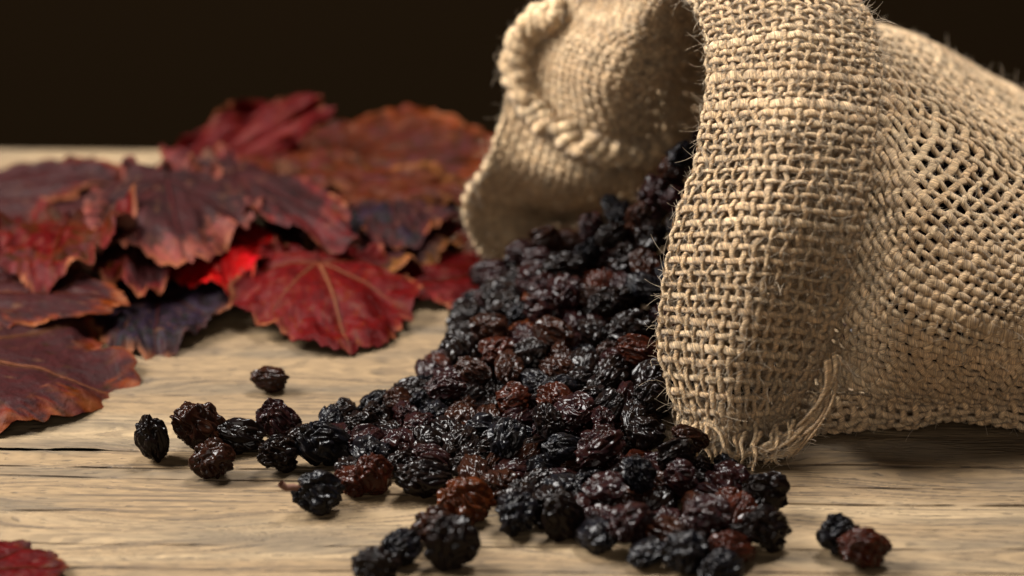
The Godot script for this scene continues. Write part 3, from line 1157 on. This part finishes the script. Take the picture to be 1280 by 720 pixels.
	for k in fixed:
		var l: Array = loose[k]
		var o := one_raisin(Vector3(c[k].x, 0, c[k].z), l[2] * 0.93, l[3], l[4], Basis(Vector3.UP, l[5]) * Basis(Vector3.FORWARD, l[6]), true)
		var group := ""
		tag(o, l[7], "raisin", group)
		if k == 8:
			var st := Buf.new()
			round_tube(st, PackedVector3Array([Vector3(-0.85, 0.0, 0.0), Vector3(-1.25, 0.08, 0.05), Vector3(-1.6, 0.02, 0.12), Vector3(-1.9, 0.18, 0.14)]), 0.13, 0.19, 7, Color(1, 1, 1))
			put("stalk", mesh_of(st), matte(lin(0.09, 0.035, 0.018), 0.7), o)
	var used := {}
	var mass := []
	for q in order.size():
		var k: int = order[q][1]
		if q >= 290:
			if order[q][0] < 40.0:
				mass.append(k)
			continue
		var zone := zone_of(c[k])
		var form := rng.randi() % 15
		var tone := pick_tone()
		var size := 0 if rad[k] < 4.0 else 1 if rad[k] < 4.55 else 2
		for attempt in 300:
			var key := "%s %s %s %s" % [zone, raisin_meshes[form][1], tone, size]
			if not used.has(key):
				used[key] = true
				break
			form = rng.randi() % 15
			tone = pick_tone() if attempt < 60 else rng.randi() % 6
		var turn := Basis(Vector3.UP, rng.randf() * TAU) * Basis(Vector3.RIGHT, rng.randf() * TAU) * Basis(Vector3.FORWARD, rng.randf_range(-0.7, 0.7))
		var o := one_raisin(c[k], rad[k], form, tone, turn, false)
		tag(o, "%s%s %s raisin %s" % [["small ", "", "big "][size], raisin_meshes[form][1], raisin_skins[tone][1], zone], "raisin", "raisins in the heap spilling from the sack")
	var mm := MultiMesh.new()
	mm.transform_format = MultiMesh.TRANSFORM_3D
	mm.mesh = raisin_meshes[0][0]
	var places := []
	for k in mass:
		places.append(Transform3D(Basis(Vector3.UP, rng.randf() * TAU) * Basis(Vector3.RIGHT, rng.randf() * TAU) * Basis.from_scale(Vector3.ONE * rad[k] * 0.001), c[k] * 0.001))
	# the raisins still inside the body, behind the weave
	for a in 26:
		for b in 8:
			var s := -0.06 + 0.5 * (a + rng.randf() * 0.6) / 26.0
			var v := 0.056 + 0.0095 * (b + rng.randf() * 0.5)
			var p := sack.at(s, v, sack.p)
			var n := sack.at(s, v, sack.n)
			var mid := Vector3(p.x, 0.03, 0.02)
			if n.dot(mid - p) < 0.0:
				n = -n
			p += n * 0.0078
			if p.y < 0.005 or p.y > 0.066 or p.x < 0.074:
				continue
			places.append(Transform3D(Basis(Vector3.UP, rng.randf() * TAU) * Basis(Vector3.RIGHT, rng.randf() * TAU) * Basis.from_scale(Vector3.ONE * rng.randf_range(0.0048, 0.006)), p))
	mm.instance_count = places.size()
	for k in places.size():
		mm.set_instance_transform(k, places[k])
	var o := MultiMeshInstance3D.new()
	o.name = "raisin_filling"
	o.multimesh = mm
	o.material_override = raisin_skins[2][0]
	tag(o, "mass of dark raisins packed inside the sack and under the heap", "raisins")
	o.set_meta("kind", "stuff")
	add_child(o)


func pick_tone() -> int:
	var x := rng.randf()
	return 0 if x < 0.30 else 1 if x < 0.46 else 2 if x < 0.82 else 3 if x < 0.955 else 4 if x < 0.993 else 5


func blocked(x: float, y: float, z: float) -> bool:
	# keeps the heap out of the cuff's cloth
	if x > 30.0 and z > 84.0 - maxf(y - 20.0, 0.0) * 0.35 and z < 119.5:
		return x > 34.0 + (7.0 if z > 115.0 else 0.0)
	return z < 10.0 and x < 44.0


func zone_of(p: Vector3) -> String:
	if p.z > 146.0:
		return "at the blurred front tip of the heap"
	if p.x > 24.0 and p.z > 112.0:
		return "below the frayed corner of the cuff"
	if p.x > 24.0 and p.z < 56.0:
		if p.x > 37.0:
			return "tucked behind the upper rim of the cuff" if p.y > 28.0 else "tucked low behind the rim of the cuff"
		return "high inside the mouth of the sack" if p.y > 28.0 else "in the lower mouth of the sack"
	if p.x > 12.0 and p.z < 100.0:
		if p.x > 23.0:
			return "against the upper part of the folded cuff" if p.y > 21.0 else "against the lower part of the folded cuff"
		return "on the upper slope left of the folded cuff" if p.y > 17.0 else "between the crest and the folded cuff's foot"
	if p.x < -34.0:
		return "in the thin left tail of the heap"
	if p.x < -12.0 and p.z < 84.0:
		return "on the heap's back edge towards the leaves"
	if p.z > 122.0:
		return "on the lower front slope of the heap"
	if p.x < -12.0:
		return "on the heap's left shoulder"
	return "in the middle of the heap" if p.z > 88.0 else "on the crest of the heap" if p.x > 0.0 else "on the left of the heap's crest"


func one_raisin(at: Vector3, r: float, form: int, tone: int, turn: Basis, on_table: bool) -> MeshInstance3D:
	var o := MeshInstance3D.new()
	o.name = numbered("raisin")
	o.mesh = raisin_meshes[form][0]
	o.material_override = raisin_skins[tone][0]
	o.basis = turn * Basis.from_scale(Vector3.ONE * r * 0.001)
	o.position = at * 0.001
	if on_table:
		o.position.y = -lowest(o.mesh, o.basis) - 0.0002
	add_child(o, true)
	return o


func lowest(m: ArrayMesh, turn: Basis) -> float:
	var v: PackedVector3Array = m.surface_get_arrays(0)[Mesh.ARRAY_VERTEX]
	var low := 1e9
	for k in range(0, v.size(), 5):
		low = minf(low, (turn * v[k]).y)
	return low


# ---------------------------------------------------------------- leaves
# scheme: colours from the middle to the margin. Every leaf has its own outline, curl and blotches.
func leaf_blade(s: int, size: Vector2, curl: float, cup: float, ripple: float, heart: Color, flesh: Color, margin: Color, rim_at: float, vein_tint: Color, wedge: float) -> Array:
	var rings := 26
	var around := 208
	var lob := noise(s, 1.0, 2)
	var blot := noise(s + 1, 1.0, 4)
	var wave := noise(s + 2, 1.0, 3)
	var b := Buf.new()
	ripple *= 1.5
	var veins := [0.0, 0.75, -0.75, 1.65, -1.65]
	var surf := []
	for j in rings + 1:
		var t := pow(float(j) / rings, 0.85)
		for i in around:
			var a := TAU * i / around - PI                      # 0 is the tip
			var teeth := absf(fposmod(a * 36.0 / TAU + lob.get_noise_2d(a * 3.0, 8.0), 1.0) - 0.35)
			var o := 0.80 + 0.17 * cos(a) + 0.035 * cos(a * 5.0) + 0.085 * lob.get_noise_2d(cos(a) * 2.0, sin(a) * 2.0)
			o += 0.085 * (0.5 - teeth)
			o -= 0.30 * exp(-pow((PI - absf(a)) / 0.30, 2.0))  # the notch at the stalk
			o += 0.04 * exp(-pow(a / 0.2, 2.0))
			o *= lerpf(1.0, 0.30 + 0.70 * pow(0.5 + 0.5 * cos(a), 0.7), wedge)
			var x := cos(a) * o * t * size.x
			var z := sin(a) * o * t * size.y
			# relief: veins sunk, the flesh puffed between
			var near := 1.0
			for w in veins:
				var off := absf(wrapf(a - w, -PI, PI))
				near = minf(near, off * t * 5.5 if off < 1.3 else 1.0)
			var side := absf(fposmod((t * 7.0 - absf(wrapf(a, -PI, PI)) * 2.4), 1.0) - 0.5) * 2.0
			near = minf(near, 0.35 + side * 0.9)
			var puff := 1.0 - exp(-near * near * 5.0)
			var y := 0.0011 * puff * (1.0 - t * 0.4) + ripple * t * t * wave.get_noise_2d(cos(a) * 1.6 * t + 5.0, sin(a) * 1.6 * t) + ripple * 0.6 * t * t * t * sin(a * 6.0 + lob.get_noise_2d(a, 3.0) * 5.0) * 0.4
			var lx := x / size.x
			var lz := z / size.y
			y += curl * lx * absf(lx) * size.x + cup * lz * lz * size.y
			b.v.append(Vector3(x, y, z))
			var n1 := blot.get_noise_2d(x * 60.0, z * 60.0)
			var n2 := blot.get_noise_2d(x * 260.0 + 30.0, z * 260.0)
			var c := heart.lerp(flesh, clampf(0.5 + n1 * 1.6 + n2 * 0.7, 0.0, 1.0))
			c = c.lerp(margin, clampf((t - rim_at) / (1.02 - rim_at) * 1.15 + n1 * 1.1 + n2 * 1.0 - 0.08, 0.0, 1.0))
			c = c.lerp(vein_tint, (1.0 - smoothstep(0.0, 0.16, near)) * 0.45 * (1.0 - t * 0.55))
			if n2 > 0.33 and n1 > 0.1:
				c = c.lerp(Color(0.05, 0.02, 0.012), 0.6)
			if t > 0.955:                                        # the dry edge
				c = c.lerp(Color(0.125, 0.042, 0.017), clampf(0.10 + 1.9 * n1 + 0.8 * n2, 0.0, 0.8))
			b.c.append(c * (0.92 + 0.35 * n2))
	var m := rings + 1
	for j in rings:
		for i in around:
			var p := j * around + i
			var q := j * around + (i + 1) % around
			b.i.append_array(PackedInt32Array([p, q, p + around, q, q + around, p + around]))
	b.n = smooth(b.v, b.i)
	if b.n[around * 9 + 3].y < 0.0:
		for k in range(0, b.i.size(), 3):
			var x := b.i[k]
			b.i[k] = b.i[k + 1]
			b.i[k + 1] = x
		for k in b.n.size():
			b.n[k] = -b.n[k]
	# underside, a third of a millimetre below, and the cut edge between
	var top := b.v.size()
	for k in top:
		b.v.append(b.v[k] - b.n[k] * 0.00032)
		b.n.append(-b.n[k])
		b.c.append(b.c[k].lerp(Color(0.22, 0.10, 0.07), 0.45))
	var count := b.i.size()
	for k in range(0, count, 3):
		b.i.append_array(PackedInt32Array([top + b.i[k], top + b.i[k + 2], top + b.i[k + 1]]))
	var e := rings * around
	for i in around:
		var p := e + i
		var q := e + (i + 1) % around
		b.i.append_array(PackedInt32Array([p, p + top, q, q, p + top, q + top]))
	return [b, rings, around]


func build_leaves() -> void:
	rng.seed = 5
	var mat := StandardMaterial3D.new()
	mat.vertex_color_use_as_albedo = true
	mat.roughness = 0.55
	mat.metallic_specular = 0.15
	mat.backlight_enabled = true
	mat.backlight = Color(0.22, 0.2, 0.18)
	var nt := NoiseTexture2D.new()
	nt.width = 512
	nt.height = 512
	nt.seamless = true
	nt.noise = noise(321, 0.02, 4)
	mat.heightmap_enabled = true
	mat.heightmap_texture = nt
	mat.heightmap_scale = 0.05
	mat.uv1_triplanar = true
	mat.uv1_scale = Vector3.ONE * 28.0
	var purple := Color(0.02006, 0.007153, 0.00589)
	var plum := Color(0.02565, 0.005815, 0.004386)
	var red := Color(0.0383, 0.003024, 0.002772)
	var crimson := Color(0.05339, 0.004536, 0.004284)
	var scarlet := Color(0.1614, 0.003472, 0.00372)
	var pink := Color(0.108, 0.0261, 0.01914)
	var orange := Color(0.07344, 0.01305, 0.003465)
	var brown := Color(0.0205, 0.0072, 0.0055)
	var rust := Color(0.03812, 0.007842, 0.003718)
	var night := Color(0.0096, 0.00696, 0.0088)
	var dun := Color(0.085, 0.030, 0.014)
	var slate := Color(0.01459, 0.006675, 0.005718)
	var pinkish := Color(0.09578, 0.00924, 0.00924)
	var ochre := Color(0.0924, 0.03451, 0.00847)
	var tan := Color(0.1092, 0.04872, 0.01925)
	# label, centre (mm), size along and across (mm), yaw of the tip (deg, 0 = right, 90 = away), pitch (tip up), roll, curl, cup, ripple, colours, where the margin starts
	var list := [
		["large dark brown vine leaf with orange speckled margin, cut off at the left", Vector3(-146.3, 6.9, 60), Vector2(48.2, 54), -12.7, -0.712, 2, -0.1, -0.1, 4, brown, brown, orange, 0.86, dun, 0, true],
		["brown vine leaf with rusty edge, overlapping the back of the large speckled leaf", Vector3(-148.1, 6.2, 22), Vector2(44.8, 24), -12, 13.2, 6, -0.2, -0.15, 3, brown, brown, orange, 0.86, rust, 0],
		["blue black vine leaf with a dull sheen, lowest on the bare wood at left centre", Vector3(-95.1, 1.5, 8.3), Vector2(38.7, 27), -85, 8.25, 3, -0.15, 0.12, 4, night, night, brown, 0.85, brown, 0.3],
		["crimson vine leaf with a pale midrib, lying on the wood beside the raisins", Vector3(-52.2, 9.9, 6), Vector2(41, 33), -74.9, 1.43, -3, -0.22, -0.22, 3, red, crimson, crimson, 0.86, dun, 0.8],
		["flat deep red vine leaf touching the heap, just left of the sack mouth", Vector3(-1.8, 2.3, -6), Vector2(36.2, 20), -152, 7, -6, -0.1, -0.15, 2, red, red, pinkish, 0.78, rust, 0],
		["ochre edged brown vine leaf under the folded dark one, centre back", Vector3(-36.3, 4.5, -30), Vector2(34.5, 27), -88.9, 19.4, 0, -0.3, -0.2, 4, brown, brown, ochre, 0.82, brown, 0.3],
		["dark cupped brown vine leaf with a thin rust rim below the wide brown leaf", Vector3(-34.3, 11, -40), Vector2(32.2, 24), -86.8, 19.2, 0, -0.35, -0.3, 4, night, brown, rust, 0.88, brown, 0.3],
		["bright scarlet vine leaf peeping out under the pale edged purple leaf", Vector3(-83.1, 8.3, -20), Vector2(39.2, 22), -81.1, 12.1, 4, -0.25, -0.2, 3, scarlet, scarlet, scarlet, 0.8, red, 0.3],
		["plum coloured vine leaf between the red folded leaf and the scarlet one", Vector3(-104.9, 6.6, -22), Vector2(43, 19), -80.1, 16.8, -4, -0.25, -0.2, 3, purple, plum, crimson, 0.8, plum, 0.2],
		["red folded vine leaf with a bright turned lower edge, at the left side", Vector3(-123, 13.7, -12), Vector2(37, 27), -88.2, 10.7, 6, -0.25, 0.2, 6, plum, red, crimson, 0.6, rust, 0.6],
		["dark purple vine leaf with red right margin, back left by the table edge", Vector3(-157.3, 4.9, -58), Vector2(45.6, 19), -9.54, 21.7, 14, -0.2, -0.2, 3, purple, purple, red, 0.82, purple, 0.2],
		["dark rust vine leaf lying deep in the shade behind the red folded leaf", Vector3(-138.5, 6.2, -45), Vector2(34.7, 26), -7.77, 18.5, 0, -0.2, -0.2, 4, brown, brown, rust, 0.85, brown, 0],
		["slate purple vine leaf with pale orange toothed margin, topmost at left centre", Vector3(-97.1, 20.9, -30), Vector2(44.6, 33), -77.7, 1.62, 0, -0.18, -0.28, 4, purple, slate, pink, 0.76, plum, 0.85],
		["purple vine leaf with a broad red tip, topmost in the middle of the stack", Vector3(-79.7, 18.2, -43), Vector2(54.9, 21), -50.7, 3.81, -4, -0.15, -0.25, 4, slate, purple, crimson, 0.74, plum, 0.35],
		["brown red vine leaf behind the middle purple one, reaching to the wide leaf", Vector3(-74.8, 11.4, -70), Vector2(36.3, 22), -34.4, 13.4, 6, -0.2, -0.2, 3, plum, rust, rust, 0.8, rust, 0],
		["upright bright red vine leaf standing at the top back of the stack", Vector3(-92.3, 5.5, -82), Vector2(40.9, 17), -6.01, 33.7, 48, -0.1, 0.15, 3, red, crimson, red, 0.82, red, 0.25],
		["wide brown vine leaf with ragged orange margin, back right by the sack", Vector3(-49.3, 10.2, -80), Vector2(45.2, 27), -9.67, 10.5, 24, -0.1, -0.15, 4, plum, rust, orange, 0.8, rust, 0.1],
		["brown vine leaf with a crinkled ochre front edge, below the wide brown leaf", Vector3(-48.2, 11.8, -50), Vector2(40.2, 20), -13.6, 6.77, 6, -0.12, -0.2, 5, plum, rust, ochre, 0.8, rust, 0.1],
		["rusty vine leaf half hidden behind the left rim of the sack", Vector3(-2.3, 1.5, -49.1), Vector2(35.4, 22), -113, 11.1, 0, -0.2, -0.2, 3, rust, red, red, 0.7, rust, 0],
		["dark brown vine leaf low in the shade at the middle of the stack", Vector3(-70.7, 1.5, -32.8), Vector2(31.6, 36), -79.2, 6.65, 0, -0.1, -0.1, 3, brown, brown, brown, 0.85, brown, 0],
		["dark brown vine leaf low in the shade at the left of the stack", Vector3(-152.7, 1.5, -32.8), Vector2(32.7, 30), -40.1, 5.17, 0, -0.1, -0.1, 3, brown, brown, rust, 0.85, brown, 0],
		["blurred red vine leaf alone on the wood in the near left corner", Vector3(-116.8, 1.5, 165.7), Vector2(20.9, 15), 6.15, 3.5, 2, -0.08, -0.06, 1, red, red, brown, 0.85, rust, 0],
	]
	for k in list.size():
		var l: Array = list[k]
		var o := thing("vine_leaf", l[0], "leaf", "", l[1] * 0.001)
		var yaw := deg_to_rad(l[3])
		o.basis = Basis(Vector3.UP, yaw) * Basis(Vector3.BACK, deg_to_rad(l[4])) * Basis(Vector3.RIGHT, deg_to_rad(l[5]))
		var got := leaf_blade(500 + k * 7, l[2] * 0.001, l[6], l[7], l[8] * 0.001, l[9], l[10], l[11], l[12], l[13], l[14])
		var blade: Buf = got[0]
		var around: int = got[2]
		put("blade", mesh_of(blade), mat, o)
		# the raised midrib and side ribs, following the blade
		var ribs := Buf.new()
		for w in [0.0, 0.75, -0.75, 1.65, -1.65]:
			var p := PackedVector3Array()
			for j in range(1, int(got[1] * (0.97 if w == 0.0 else 0.8))):
				var i := int(round((w + PI) / TAU * around)) % around
				p.append(blade.v[j * around + i] + blade.n[j * around + i] * 0.00012)
			round_tube(ribs, p, 0.0005 if w == 0.0 else 0.0003, 0.00012, 5, l[13], Vector3(0.2, 1, 0.1))
		put("rib", mesh_of(ribs), mat, o)
		if l.size() > 15:
			var stalk := Buf.new()
			round_tube(stalk, PackedVector3Array([Vector3(0, 0.0002, 0), Vector3(-0.008, 0.0012, 0.001), Vector3(-0.018, 0.0014, 0.004), Vector3(-0.027, 0.0002, 0.009)]), 0.0007, 0.0010, 6, tan)
			put("stalk", mesh_of(stalk), mat, o)
